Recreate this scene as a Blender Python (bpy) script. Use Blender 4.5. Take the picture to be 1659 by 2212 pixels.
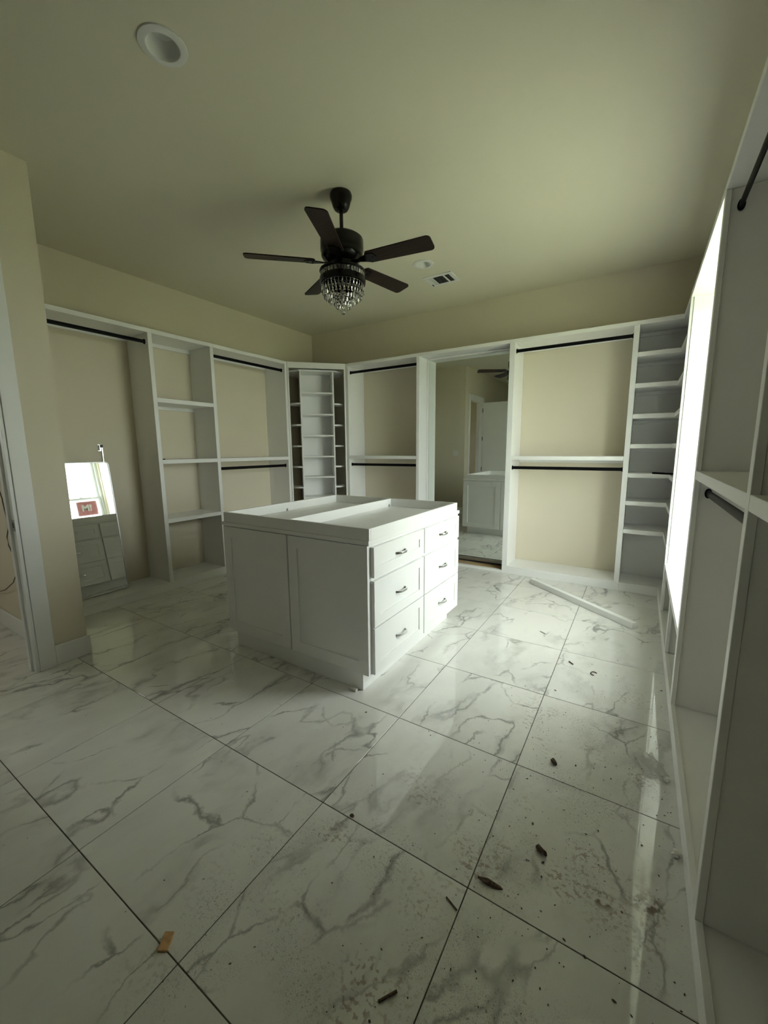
import bpy, bmesh, math, random
from mathutils import Vector, Matrix
random.seed(7)
sc = bpy.context.scene
for o in list(bpy.data.objects):
    bpy.data.objects.remove(o)

# ------------------------------------------------------------------ camera
FPX = 875.766
cam = bpy.data.cameras.new('camera')
camo = bpy.data.objects.new('camera', cam)
sc.collection.objects.link(camo)
cam.sensor_fit = 'HORIZONTAL'
cam.sensor_width = 36.0
cam.lens = 36.0 * FPX / 1659.0
cam.clip_start = 0.01
cam.clip_end = 200
YAW, PITCH, ROLL = math.radians(-32.2265), math.radians(-8.8062), math.radians(-0.4586)
fw = Vector((math.sin(YAW) * math.cos(PITCH), math.cos(YAW) * math.cos(PITCH), math.sin(PITCH)))
rt = Vector((math.cos(YAW), -math.sin(YAW), 0))
up = rt.cross(fw)
r2 = rt * math.cos(ROLL) + up * math.sin(ROLL)
u2 = -rt * math.sin(ROLL) + up * math.cos(ROLL)
M = Matrix((r2, u2, -fw)).transposed().to_4x4()
M.translation = Vector((2.2007, -0.4671, 1.4026))
camo.matrix_world = M
sc.camera = camo

# ------------------------------------------------------------------ world, window portals, exposure
world = bpy.data.worlds.new('overcast_sky')
sc.world = world
world.use_nodes = True
bg = world.node_tree.nodes['Background']
bg.inputs['Color'].default_value = (0.955, 1.0, 0.965, 1)
bg.inputs['Strength'].default_value = 13.8


def portal(name, loc, rot, sx, sy):
    l = bpy.data.lights.new(name, 'AREA')
    l.shape = 'RECTANGLE'
    l.size, l.size_y = sx, sy
    l.cycles.is_portal = True
    o = bpy.data.objects.new(name, l)
    sc.collection.objects.link(o)
    o.location, o.rotation_euler = loc, rot
    return o


portal('window_portal', (2.99, 2.715, 1.48), (0, math.radians(90), 0), 2.0, 1.44)
portal('side_room_portal', (-3.55, -1.10, 1.75), (0, math.radians(-90), 0), 0.6, 0.6)  # at the unseen opening added to light the side room

vs = sc.view_settings
vs.view_transform = 'Standard'
vs.look = 'None'
vs.exposure = 0.0
vs.gamma = 1.0
vs.use_curve_mapping = False
sc.cycles.use_denoising = True
sc.cycles.use_adaptive_sampling = True
sc.cycles.adaptive_threshold = 0.18
sc.cycles.adaptive_min_samples = 16
sc.cycles.max_bounces = 9
sc.cycles.diffuse_bounces = 5
sc.cycles.glossy_bounces = 8
sc.cycles.transmission_bounces = 10
sc.cycles.transparent_max_bounces = 12
sc.cycles.caustics_reflective = False
sc.cycles.caustics_refractive = False
sc.cycles.sample_clamp_indirect = 6.0


# ------------------------------------------------------------------ materials
def mat(name, col, rough=0.5, metal=0.0, **kw):
    m = bpy.data.materials.new(name)
    m.use_nodes = True
    b = m.node_tree.nodes['Principled BSDF']
    b.inputs['Base Color'].default_value = (*col, 1)
    b.inputs['Roughness'].default_value = rough
    b.inputs['Metallic'].default_value = metal
    for k, v in kw.items():
        b.inputs[k.replace('_', ' ')].default_value = v
    return m


def nd(m, t, **kw):
    n = m.node_tree.nodes.new(t)
    for k, v in kw.items():
        setattr(n, k, v)
    return n


def lk(m, a, b):
    m.node_tree.links.new(a, b)


def bsdf(m):
    return m.node_tree.nodes['Principled BSDF']


def add_bump(m, scale, strength, dist=0.002, coord='Object', detail=1):
    tc = nd(m, 'ShaderNodeTexCoord')
    n = nd(m, 'ShaderNodeTexNoise')
    n.inputs['Scale'].default_value = scale
    n.inputs['Detail'].default_value = detail
    b = nd(m, 'ShaderNodeBump')
    b.inputs['Strength'].default_value = strength
    b.inputs['Distance'].default_value = dist
    lk(m, tc.outputs[coord], n.inputs['Vector'])
    lk(m, n.outputs['Fac'], b.inputs['Height'])
    lk(m, b.outputs['Normal'], bsdf(m).inputs['Normal'])
    return n


def vary(m, scale, c1, c2, coord='Object', detail=2, stretch=(1, 1, 1)):
    tc = nd(m, 'ShaderNodeTexCoord')
    mp = nd(m, 'ShaderNodeMapping')
    mp.inputs['Scale'].default_value = stretch
    n = nd(m, 'ShaderNodeTexNoise')
    n.inputs['Scale'].default_value = scale
    n.inputs['Detail'].default_value = detail
    cr = nd(m, 'ShaderNodeValToRGB')
    cr.color_ramp.elements[0].color = (*c1, 1)
    cr.color_ramp.elements[1].color = (*c2, 1)
    cr.color_ramp.elements[0].position = 0.35
    cr.color_ramp.elements[1].position = 0.65
    lk(m, tc.outputs[coord], mp.inputs['Vector'])
    lk(m, mp.outputs['Vector'], n.inputs['Vector'])
    lk(m, n.outputs['Fac'], cr.inputs['Fac'])
    lk(m, cr.outputs['Color'], bsdf(m).inputs['Base Color'])


WHITE = mat('white_cabinet_paint', (0.80, 0.80, 0.79), 0.38)
vary(WHITE, 3.0, (0.845, 0.845, 0.835), (0.865, 0.865, 0.855))
TRIM = mat('white_trim_paint', (0.78, 0.78, 0.76), 0.4)
vary(TRIM, 4.0, (0.82, 0.82, 0.805), (0.84, 0.84, 0.825))
WALL = mat('beige_wall_paint', (0.66, 0.61, 0.49), 0.75)
vary(WALL, 1.5, (0.705, 0.645, 0.515), (0.725, 0.665, 0.535), 'Generated')
add_bump(WALL, 90, 0.12)
CEIL = mat('beige_ceiling_paint', (0.66, 0.63, 0.50), 0.85)
vary(CEIL, 1.5, (0.71, 0.675, 0.545), (0.73, 0.695, 0.565), 'Generated')
add_bump(CEIL, 70, 0.12)
BLACK = mat('black_rod_metal', (0.006, 0.006, 0.007), 0.5, 0.0, Specular_IOR_Level=0.12)
vary(BLACK, 40, (0.0025, 0.0025, 0.003), (0.004, 0.004, 0.0045))
BRONZE = mat('dark_bronze_metal', (0.012, 0.010, 0.009), 0.25, 0.0, Specular_IOR_Level=0.25)
vary(BRONZE, 25, (0.003, 0.0026, 0.0022), (0.0055, 0.0045, 0.004))
CHROME = mat('chrome', (0.8, 0.8, 0.8), 0.22, 1.0)
vary(CHROME, 60, (0.76, 0.77, 0.77), (0.84, 0.85, 0.85))
STEEL = mat('brushed_aluminium', (0.45, 0.46, 0.47), 0.35, 1.0)
vary(STEEL, 30, (0.42, 0.43, 0.44), (0.48, 0.49, 0.50), stretch=(0.05, 1, 20))
WALNUT = mat('dark_walnut_blade', (0.02, 0.013, 0.008), 0.45, 0.0, Specular_IOR_Level=0.2)
vary(WALNUT, 14, (0.009, 0.005, 0.003), (0.026, 0.014, 0.007), stretch=(0.6, 9, 9))
PLY = mat('raw_plywood', (0.45, 0.32, 0.17), 0.7)
vary(PLY, 9, (0.40, 0.28, 0.14), (0.52, 0.37, 0.20), stretch=(0.5, 8, 8))
CHIP = mat('orange_wood_chip', (0.38, 0.19, 0.07), 0.7)
vary(CHIP, 60, (0.50, 0.28, 0.12), (0.62, 0.38, 0.18))
DIRT = mat('dried_mud', (0.06, 0.042, 0.028), 0.9)
vary(DIRT, 120, (0.045, 0.032, 0.02), (0.15, 0.10, 0.062))
PLASTER = mat('white_plaster_crumb', (0.72, 0.70, 0.65), 0.8)
vary(PLASTER, 150, (0.62, 0.60, 0.55), (0.78, 0.76, 0.71))
DARKGAP = mat('vent_dark_duct', (0.05, 0.05, 0.045), 0.9)
vary(DARKGAP, 20, (0.045, 0.045, 0.04), (0.055, 0.055, 0.05))
LENS = mat('white_lamp_lens', (0.74, 0.74, 0.72), 0.35)
vary(LENS, 20, (0.73, 0.73, 0.71), (0.75, 0.75, 0.73))
VINYL = mat('white_window_vinyl', (0.75, 0.77, 0.76), 0.35)
vary(VINYL, 12, (0.74, 0.76, 0.75), (0.76, 0.78, 0.77))
CABLE = mat('brown_cable', (0.10, 0.075, 0.05), 0.6)
vary(CABLE, 30, (0.09, 0.065, 0.04), (0.12, 0.09, 0.06))
GROUND = mat('outside_ground', (0.30, 0.29, 0.24), 0.95)
vary(GROUND, 0.7, (0.42, 0.44, 0.28), (0.48, 0.50, 0.34))
GROUT = mat('grey_grout', (0.15, 0.145, 0.125), 0.85)
vary(GROUT, 40, (0.06, 0.055, 0.045), (0.12, 0.11, 0.09))

MIRROR = mat('mirror_glass', (0.80, 0.84, 0.80), 0.012, 1.0)
n_ = nd(MIRROR, 'ShaderNodeTexNoise')
n_.inputs['Scale'].default_value = 6
mr_ = nd(MIRROR, 'ShaderNodeMapRange')
mr_.inputs['To Min'].default_value = 0.008
mr_.inputs['To Max'].default_value = 0.02
lk(MIRROR, n_.outputs['Fac'], mr_.inputs['Value'])
lk(MIRROR, mr_.outputs['Result'], bsdf(MIRROR).inputs['Roughness'])


def dusty_mirror():
    m = mat('dusty_mirror_glass', (0.86, 0.89, 0.87), 0.02, 1.0)
    tc = nd(m, 'ShaderNodeTexCoord')
    n = nd(m, 'ShaderNodeTexNoise')
    n.inputs['Scale'].default_value = 45
    n.inputs['Detail'].default_value = 8
    n.inputs['Roughness'].default_value = 0.75
    r = nd(m, 'ShaderNodeValToRGB')
    r.color_ramp.elements[0].position = 0.60
    r.color_ramp.elements[0].color = (0.86, 0.89, 0.87, 1)
    r.color_ramp.elements[1].position = 0.72
    r.color_ramp.elements[1].color = (0.62, 0.64, 0.60, 1)
    lk(m, tc.outputs['Object'], n.inputs['Vector'])
    lk(m, n.outputs['Fac'], r.inputs['Fac'])
    lk(m, r.outputs['Color'], bsdf(m).inputs['Base Color'])
    return m


DUSTY = dusty_mirror()


def clear_glass():
    m = bpy.data.materials.new('window_pane_glass')
    m.use_nodes = True
    nt = m.node_tree
    nt.nodes.remove(nt.nodes['Principled BSDF'])
    out = nt.nodes['Material Output']
    tr = nd(m, 'ShaderNodeBsdfTransparent')
    tr.inputs['Color'].default_value = (0.95, 0.97, 0.96, 1)
    gl = nd(m, 'ShaderNodeBsdfGlossy')
    gl.inputs['Roughness'].default_value = 0.01
    mx = nd(m, 'ShaderNodeMixShader')
    mx.inputs[0].default_value = 0.04
    lk(m, tr.outputs[0], mx.inputs[1])
    lk(m, gl.outputs[0], mx.inputs[2])
    lk(m, mx.outputs[0], out.inputs['Surface'])
    return m


GLASS = clear_glass()
CRYSTAL = mat('crystal_glass', (1, 1, 1), 0.02, 0.0, Transmission_Weight=1.0, IOR=1.6)
n_ = nd(CRYSTAL, 'ShaderNodeTexNoise')
n_.inputs['Scale'].default_value = 30
mr_ = nd(CRYSTAL, 'ShaderNodeMapRange')
mr_.inputs['To Min'].default_value = 0.0
mr_.inputs['To Max'].default_value = 0.04
lk(CRYSTAL, n_.outputs['Fac'], mr_.inputs['Value'])
lk(CRYSTAL, mr_.outputs['Result'], bsdf(CRYSTAL).inputs['Roughness'])

PLASTIC = mat('clear_plastic_film', (0.85, 0.85, 0.82), 0.2, 0.0, Alpha=0.65)
add_bump(PLASTIC, 30, 0.6, 0.01)
RED = mat('red_sticker_print', (0.55, 0.10, 0.12), 0.5)
vary(RED, 18, (0.62, 0.16, 0.18), (0.75, 0.25, 0.26))
LETTER = mat('white_sticker_print', (0.9, 0.88, 0.86), 0.5)
vary(LETTER, 18, (0.88, 0.86, 0.84), (0.92, 0.90, 0.88))


def marble():
    m = bpy.data.materials.new('polished_marble_tile')
    m.use_nodes = True
    b = bsdf(m)
    tc = nd(m, 'ShaderNodeTexCoord')
    oi = nd(m, 'ShaderNodeObjectInfo')
    # every tile cuts its own piece out of the slab
    mul = nd(m, 'ShaderNodeVectorMath', operation='SCALE')
    cmb = nd(m, 'ShaderNodeCombineXYZ')
    lk(m, oi.outputs['Random'], cmb.inputs[0])
    r2_ = nd(m, 'ShaderNodeMath', operation='MULTIPLY')
    r2_.inputs[1].default_value = 7.13
    lk(m, oi.outputs['Random'], r2_.inputs[0])
    lk(m, r2_.outputs[0], cmb.inputs[1])
    lk(m, r2_.outputs[0], cmb.inputs[2])
    lk(m, cmb.outputs[0], mul.inputs[0])
    mul.inputs['Scale'].default_value = 31.0
    add = nd(m, 'ShaderNodeVectorMath', operation='ADD')
    lk(m, tc.outputs['Object'], add.inputs[0])
    lk(m, mul.outputs[0], add.inputs[1])
    wn_ = nd(m, 'ShaderNodeTexNoise')
    wn_.inputs['Scale'].default_value = 3.4
    wn_.inputs['Detail'].default_value = 7
    wn_.inputs['Roughness'].default_value = 0.6
    lk(m, add.outputs[0], wn_.inputs['Vector'])
    ws = nd(m, 'ShaderNodeVectorMath', operation='SUBTRACT')
    lk(m, wn_.outputs['Color'], ws.inputs[0])
    ws.inputs[1].default_value = (0.5, 0.5, 0.5)
    wk = nd(m, 'ShaderNodeVectorMath', operation='SCALE')
    lk(m, ws.outputs[0], wk.inputs[0])
    wk.inputs['Scale'].default_value = 0.20
    wa = nd(m, 'ShaderNodeVectorMath', operation='ADD')
    lk(m, add.outputs[0], wa.inputs[0])
    lk(m, wk.outputs[0], wa.inputs[1])
    mpr = nd(m, 'ShaderNodeMapping')
    mpr.inputs['Rotation'].default_value = (0, 0, math.radians(14))
    lk(m, wa.outputs[0], mpr.inputs['Vector'])
    mp = nd(m, 'ShaderNodeMapping')
    mp.inputs['Scale'].default_value = (2.7, 0.9, 1.0)
    lk(m, mpr.outputs['Vector'], mp.inputs['Vector'])

    def vein(scale, detail, dist, width, soft, rough=0.6):
        n = nd(m, 'ShaderNodeTexNoise')
        n.inputs['Scale'].default_value = scale
        n.inputs['Detail'].default_value = detail
        n.inputs['Roughness'].default_value = rough
        n.inputs['Distortion'].default_value = dist
        lk(m, mp.outputs['Vector'], n.inputs['Vector'])
        s = nd(m, 'ShaderNodeMath', operation='SUBTRACT')
        s.inputs[1].default_value = 0.5
        lk(m, n.outputs['Fac'], s.inputs[0])
        a = nd(m, 'ShaderNodeMath', operation='ABSOLUTE')
        lk(m, s.outputs[0], a.inputs[0])
        r = nd(m, 'ShaderNodeMapRange')
        r.inputs['From Min'].default_value = width
        r.inputs['From Max'].default_value = width + soft
        r.inputs['To Min'].default_value = 1
        r.inputs['To Max'].default_value = 0
        lk(m, a.outputs[0], r.inputs['Value'])
        return r.outputs['Result']

    def noise(scale, detail, lo, hi, src, rough=0.55):
        n = nd(m, 'ShaderNodeTexNoise')
        n.inputs['Scale'].default_value = scale
        n.inputs['Detail'].default_value = detail
        n.inputs['Roughness'].default_value = rough
        lk(m, src, n.inputs['Vector'])
        r = nd(m, 'ShaderNodeMapRange')
        r.inputs['From Min'].default_value = lo
        r.inputs['From Max'].default_value = hi
        lk(m, n.outputs['Fac'], r.inputs['Value'])
        return r.outputs['Result']

    def mulv(a, b_, k=None):
        x = nd(m, 'ShaderNodeMath', operation='MULTIPLY')
        lk(m, a, x.inputs[0])
        if k is None:
            lk(m, b_, x.inputs[1])
        else:
            x.inputs[1].default_value = k
        return x.outputs[0]

    def mixc(fac, c1, c2):
        x = nd(m, 'ShaderNodeMix', data_type='RGBA')
        if isinstance(c1, tuple):
            x.inputs[6].default_value = (*c1, 1)
        else:
            lk(m, c1, x.inputs[6])
        x.inputs[7].default_value = (*c2, 1)
        lk(m, fac, x.inputs[0])
        return x.outputs[2]

    vo = nd(m, 'ShaderNodeTexVoronoi', feature='DISTANCE_TO_EDGE')
    vo.inputs['Scale'].default_value = 2.1
    mp2 = nd(m, 'ShaderNodeMapping')
    mp2.inputs['Scale'].default_value = (1.7, 0.9, 1.0)
    lk(m, mpr.outputs['Vector'], mp2.inputs['Vector'])
    lk(m, mp2.outputs['Vector'], vo.inputs['Vector'])
    vr = nd(m, 'ShaderNodeMapRange')
    vr.inputs['From Min'].default_value = 0.003
    vr.inputs['From Max'].default_value = 0.022
    vr.inputs['To Min'].default_value = 1
    vr.inputs['To Max'].default_value = 0
    lk(m, vo.outputs['Distance'], vr.inputs['Value'])
    v1 = mulv(vein(1.25, 3, 0.2, 0.0, 0.016, 0.5), noise(2.0, 2, 0.43, 0.60, add.outputs[0]))
    v2 = mulv(vr.outputs['Result'], noise(3.6, 3, 0.50, 0.64, add.outputs[0]))
    v3 = mulv(vein(1.25, 4, 0.2, 0.0, 0.075, 0.55), noise(2.4, 4, 0.46, 0.68, add.outputs[0], 0.65))
    cloud = noise(1.6, 5, 0.45, 0.80, mp.outputs['Vector'], 0.6)
    c = mixc(mulv(cloud, None, 0.55), (0.79, 0.785, 0.75), (0.60, 0.59, 0.555))
    c = mixc(mulv(v3, None, 0.55), c, (0.36, 0.36, 0.34))
    c = mixc(mulv(v1, None, 0.80), c, (0.24, 0.245, 0.235))
    c = mixc(mulv(v2, None, 0.75), c, (0.22, 0.225, 0.215))
    # builders' dirt tracked across the floor, thickest by the right-hand shelving
    g = nd(m, 'ShaderNodeNewGeometry')

    def blob(cx, cy, rx, ry):
        s = nd(m, 'ShaderNodeVectorMath', operation='SUBTRACT')
        lk(m, g.outputs['Position'], s.inputs[0])
        s.inputs[1].default_value = (cx, cy, 0)
        d = nd(m, 'ShaderNodeVectorMath', operation='DIVIDE')
        lk(m, s.outputs[0], d.inputs[0])
        d.inputs[1].default_value = (rx, ry, 1)
        l = nd(m, 'ShaderNodeVectorMath', operation='LENGTH')
        lk(m, d.outputs[0], l.inputs[0])
        r = nd(m, 'ShaderNodeMapRange', interpolation_type='SMOOTHSTEP')
        r.inputs['From Min'].default_value = 0.3
        r.inputs['From Max'].default_value = 1.0
        r.inputs['To Min'].default_value = 1
        r.inputs['To Max'].default_value = 0
        lk(m, l.outputs['Value'], r.inputs['Value'])
        return r.outputs['Result']

    def mx(a, b_):
        x = nd(m, 'ShaderNodeMath', operation='MAXIMUM')
        lk(m, a, x.inputs[0])
        lk(m, b_, x.inputs[1])
        return x.outputs[0]

    zone = mx(mx(blob(1.75, 0.35, 0.75, 1.0), blob(2.1, 1.3, 0.5, 1.3)), blob(1.45, 0.25, 0.55, 0.7))
    patch = noise(4.5, 5, 0.45, 0.62, g.outputs['Position'], 0.65)
    spk = noise(105, 3, 0.575, 0.66, g.outputs['Position'], 0.7)
    fine = noise(330, 1, 0.56, 0.66, g.outputs['Position'])
    dirt = mulv(mulv(zone, patch), mx(spk, mulv(fine, None, 0.6)))
    c = mixc(mulv(dirt, None, 0.8), c, (0.06, 0.052, 0.04))
    smear = mulv(mulv(zone, noise(3.3, 4, 0.5, 0.66, g.outputs['Position'])), None, 0.14)
    c = mixc(smear, c, (0.22, 0.20, 0.16))
    rust = mulv(mulv(zone, noise(3.1, 4, 0.54, 0.62, g.outputs['Position'])), noise(60, 3, 0.52, 0.60, g.outputs['Position']))
    c = mixc(mulv(rust, None, 0.55), c, (0.20, 0.10, 0.065))
    mud = mulv(mx(blob(2.317, 0.86, 0.075, 0.06), blob(2.20, 0.80, 0.055, 0.04)), noise(38, 3, 0.47, 0.56, g.outputs['Position']))
    c = mixc(mulv(mud, None, 0.85), c, (0.13, 0.075, 0.03))
    # sparse specks everywhere
    sp2 = noise(55, 2, 0.735, 0.76, g.outputs['Position'])
    c = mixc(mulv(sp2, None, 0.8), c, (0.07, 0.06, 0.05))
    lk(m, c, b.inputs['Base Color'])
    rr = nd(m, 'ShaderNodeMapRange')
    rr.inputs['To Min'].default_value = 0.006
    rr.inputs['To Max'].default_value = 0.5
    lk(m, dirt, rr.inputs['Value'])
    lk(m, rr.outputs['Result'], b.inputs['Roughness'])
    b.inputs['IOR'].default_value = 1.6
    return m


MARBLE = marble()

# ------------------------------------------------------------------ builders
COL = sc.collection
WORG = {}          # world origin used for a parent's children (zero for turned parents: children come in local coordinates)


def place(o, center, parent):
    COL.objects.link(o)
    if parent is not None:
        o.parent = parent
        o.location = Vector(center) - WORG[parent.name]
    else:
        o.location = center
    WORG[o.name] = Vector(center)
    return o


def tag(o, label=None, cat=None, group=None, kind=None):
    for k, v in (('label', label), ('category', cat), ('group', group), ('kind', kind)):
        if v:
            o[k] = v
    return o


def thing(name, label, cat, loc, rotz=0.0, group=None):
    o = bpy.data.objects.new(name, None)
    o.empty_display_size = 0.1
    COL.objects.link(o)
    o.location = loc
    o.rotation_euler = (0, 0, rotz)
    WORG[o.name] = Vector((0, 0, 0)) if rotz else Vector(loc)
    return tag(o, label, cat, group)


def finish(name, bm, m, center, parent=None, smooth=False):
    bmesh.ops.recalc_face_normals(bm, faces=bm.faces[:])
    me = bpy.data.meshes.new(name)
    bm.to_mesh(me)
    bm.free()
    if m:
        me.materials.append(m)
    if smooth:
        for p in me.polygons:
            p.use_smooth = True
    o = bpy.data.objects.new(name, me)
    return place(o, center, parent)


def bm_box(bm, x0, x1, y0, y1, z0, z1):
    v = [bm.verts.new((x, y, z)) for x in (x0, x1) for y in (y0, y1) for z in (z0, z1)]
    for f in ((0, 1, 3, 2), (4, 6, 7, 5), (0, 4, 5, 1), (2, 3, 7, 6), (0, 2, 6, 4), (1, 5, 7, 3)):
        bm.faces.new([v[i] for i in f])
    return v


def box(name, x0, x1, y0, y1, z0, z1, m, parent=None, bev=0.0012):
    if x0 > x1: x0, x1 = x1, x0
    if y0 > y1: y0, y1 = y1, y0
    c = ((x0 + x1) / 2, (y0 + y1) / 2, (z0 + z1) / 2)
    bm = bmesh.new()
    bm_box(bm, x0 - c[0], x1 - c[0], y0 - c[1], y1 - c[1], z0 - c[2], z1 - c[2])
    if bev:
        bmesh.ops.bevel(bm, geom=bm.edges[:], offset=min(bev, 0.3 * min(x1 - x0, y1 - y0, z1 - z0)), segments=1, affect='EDGES')
    return finish(name, bm, m, c, parent)


def prism(name, pts, z0, z1, m, parent=None, bev=0.0012, axis='z'):
    """polygon pts extruded; axis z: pts are (x,y); axis y: pts are (x,z); axis x: pts are (y,z)"""
    cx = sum(p[0] for p in pts) / len(pts)
    cy = sum(p[1] for p in pts) / len(pts)
    cz = (z0 + z1) / 2
    f3 = {'z': lambda a, b, c: (a, b, c), 'y': lambda a, b, c: (a, c, b), 'x': lambda a, b, c: (c, a, b)}[axis]
    bm = bmesh.new()
    lo = [bm.verts.new(f3(p[0] - cx, p[1] - cy, z0 - cz)) for p in pts]
    hi = [bm.verts.new(f3(p[0] - cx, p[1] - cy, z1 - cz)) for p in pts]
    bm.faces.new(lo[::-1])
    bm.faces.new(hi)
    n = len(pts)
    for i in range(n):
        bm.faces.new((lo[i], lo[(i + 1) % n], hi[(i + 1) % n], hi[i]))
    if bev:
        bmesh.ops.bevel(bm, geom=bm.edges[:], offset=bev, segments=1, affect='EDGES')
    return finish(name, bm, m, f3(cx, cy, cz), parent)


def lathe(name, prof, center, m, parent=None, seg=40, smooth=True):
    bm = bmesh.new()
    rings = []
    for r, z in prof:
        if r < 1e-6:
            rings.append([bm.verts.new((0, 0, z))])
        else:
            rings.append([bm.verts.new((r * math.cos(2 * math.pi * k / seg), r * math.sin(2 * math.pi * k / seg), z)) for k in range(seg)])
    for a, b in zip(rings, rings[1:]):
        for k in range(seg):
            k2 = (k + 1) % seg
            if len(a) == 1 and len(b) == 1: continue
            if len(a) == 1: bm.faces.new((a[0], b[k], b[k2]))
            elif len(b) == 1: bm.faces.new((a[k], a[k2], b[0]))
            else: bm.faces.new((a[k], a[k2], b[k2], b[k]))
    o = finish(name, bm, m, center, parent, smooth)
    if smooth:
        md = o.modifiers.new('split', 'EDGE_SPLIT')
        md.split_angle = math.radians(38)
    return o


def sweep(name, path, sect, m, parent=None, upv=(0, 0, 1), closed_sect=True, smooth=True):
    """sweep a 2D section (a,b) along a 3D path; a lies across, b along upv"""
    c = Vector((0, 0, 0))
    for p in path: c += Vector(p)
    c /= len(path)
    bm = bmesh.new()
    rings = []
    P = [Vector(p) for p in path]
    for i, p in enumerate(P):
        t = (P[min(i + 1, len(P) - 1)] - P[max(i - 1, 0)]).normalized()
        s = t.cross(Vector(upv))
        if s.length < 1e-4: s = t.cross(Vector((1, 0, 0)))
        s.normalize()
        u = s.cross(t).normalized()
        rings.append([bm.verts.new(p - c + s * a + u * b) for a, b in sect])
    n = len(sect)
    for a, b in zip(rings, rings[1:]):
        for k in range(n):
            bm.faces.new((a[k], a[(k + 1) % n], b[(k + 1) % n], b[k]))
    bm.faces.new(rings[0][::-1])
    bm.faces.new(rings[-1])
    o = finish(name, bm, m, c, parent, smooth)
    if smooth:
        md = o.modifiers.new('split', 'EDGE_SPLIT')
        md.split_angle = math.radians(40)
    return o


def circ(r, n=10, ry=None):
    ry = ry or r
    return [(r * math.cos(2 * math.pi * k / n), ry * math.sin(2 * math.pi * k / n)) for k in range(n)]


def shaker(name, center, w, h, t, facing, parent, rail=0.062, rec=0.007, m=None):
    """framed front: facing is the angle (degrees) of its outward normal in plan; center is the centre of its back face"""
    bm = bmesh.new()
    def ring(a, b, y): return [bm.verts.new((sx * a / 2, y, sz * b / 2)) for sx, sz in ((-1, -1), (1, -1), (1, 1), (-1, 1))]
    e = 0.002
    R = [ring(w, h, 0), ring(w, h, -t + e), ring(w - 2 * e, h - 2 * e, -t), ring(w - 2 * rail, h - 2 * rail, -t),
         ring(w - 2 * rail - 0.003, h - 2 * rail - 0.003, -t + rec)]
    bm.faces.new(R[0])
    for a, b in zip(R, R[1:]):
        for k in range(4):
            bm.faces.new((a[k], a[(k + 1) % 4], b[(k + 1) % 4], b[k]))
    bm.faces.new(R[-1])
    o = finish(name, bm, m or WHITE, center, parent)
    o.rotation_euler = (0, 0, math.radians(facing + 90))
    return o


def rod(parent, p0, p1, flange=True):
    """oval closet rod with an end flange at each panel"""
    p0, p1 = Vector(p0), Vector(p1)
    o = sweep('hanging_rod', [p0, p1], circ(0.009, 16, 0.0165), BLACK, parent)
    d = (p1 - p0).normalized()
    for p, s in ((p0, 1), (p1, -1)):
        sweep('rod_flange', [p + d * s * 0.0005, p + d * s * 0.009], circ(0.014, 16, 0.023), BLACK, o)
    return o


def structure(o):
    o['kind'] = 'structure'
    return o


# ------------------------------------------------------------------ the room
XA, YB, XC = -1.747, 4.019, 2.425       # front planes of the built-ins along the three walls
WXA, WYB, WXC = -2.120, 4.392, 2.797    # wall faces
YF = -3.20                              # wall behind the camera
XE = -0.990                             # entry wall face
H = 3.09
TILE = 0.61

fl = structure(box('floor', -3.52, 2.95, YF - 0.1, WYB + 0.1, -0.12, -0.0016, GROUT, bev=0))
tag(fl, 'polished white marble-look tile floor with grey veins and builders dirt')
shared = None
for i in range(-6, 5):
    for j in range(-6, 8):
        x0, x1 = i * TILE + 0.0017, (i + 1) * TILE - 0.0017
        y0, y1 = j * TILE + 0.0017, (j + 1) * TILE - 0.0017
        cx0, cx1, cy0, cy1 = max(x0, -3.4), min(x1, WXC), max(y0, YF), min(y1, WYB)
        if cx1 - cx0 < 0.02 or cy1 - cy0 < 0.02: continue
        if cx1 < WXA - 0.05 and cy0 > 0.62: continue
        full = (cx0, cx1, cy0, cy1) == (x0, x1, y0, y1)
        if full and shared is not None:
            o = bpy.data.objects.new('tile', shared)
            place(o, ((x0 + x1) / 2, (y0 + y1) / 2, -0.005), fl)
        else:
            o = box('tile', cx0, cx1, cy0, cy1, -0.010, 0.0, MARBLE, fl, bev=0.0008)
            if full: shared = o.data

DOWN = ((0.364, 0.728), (0.362, 3.165))
RH = 0.064


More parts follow.
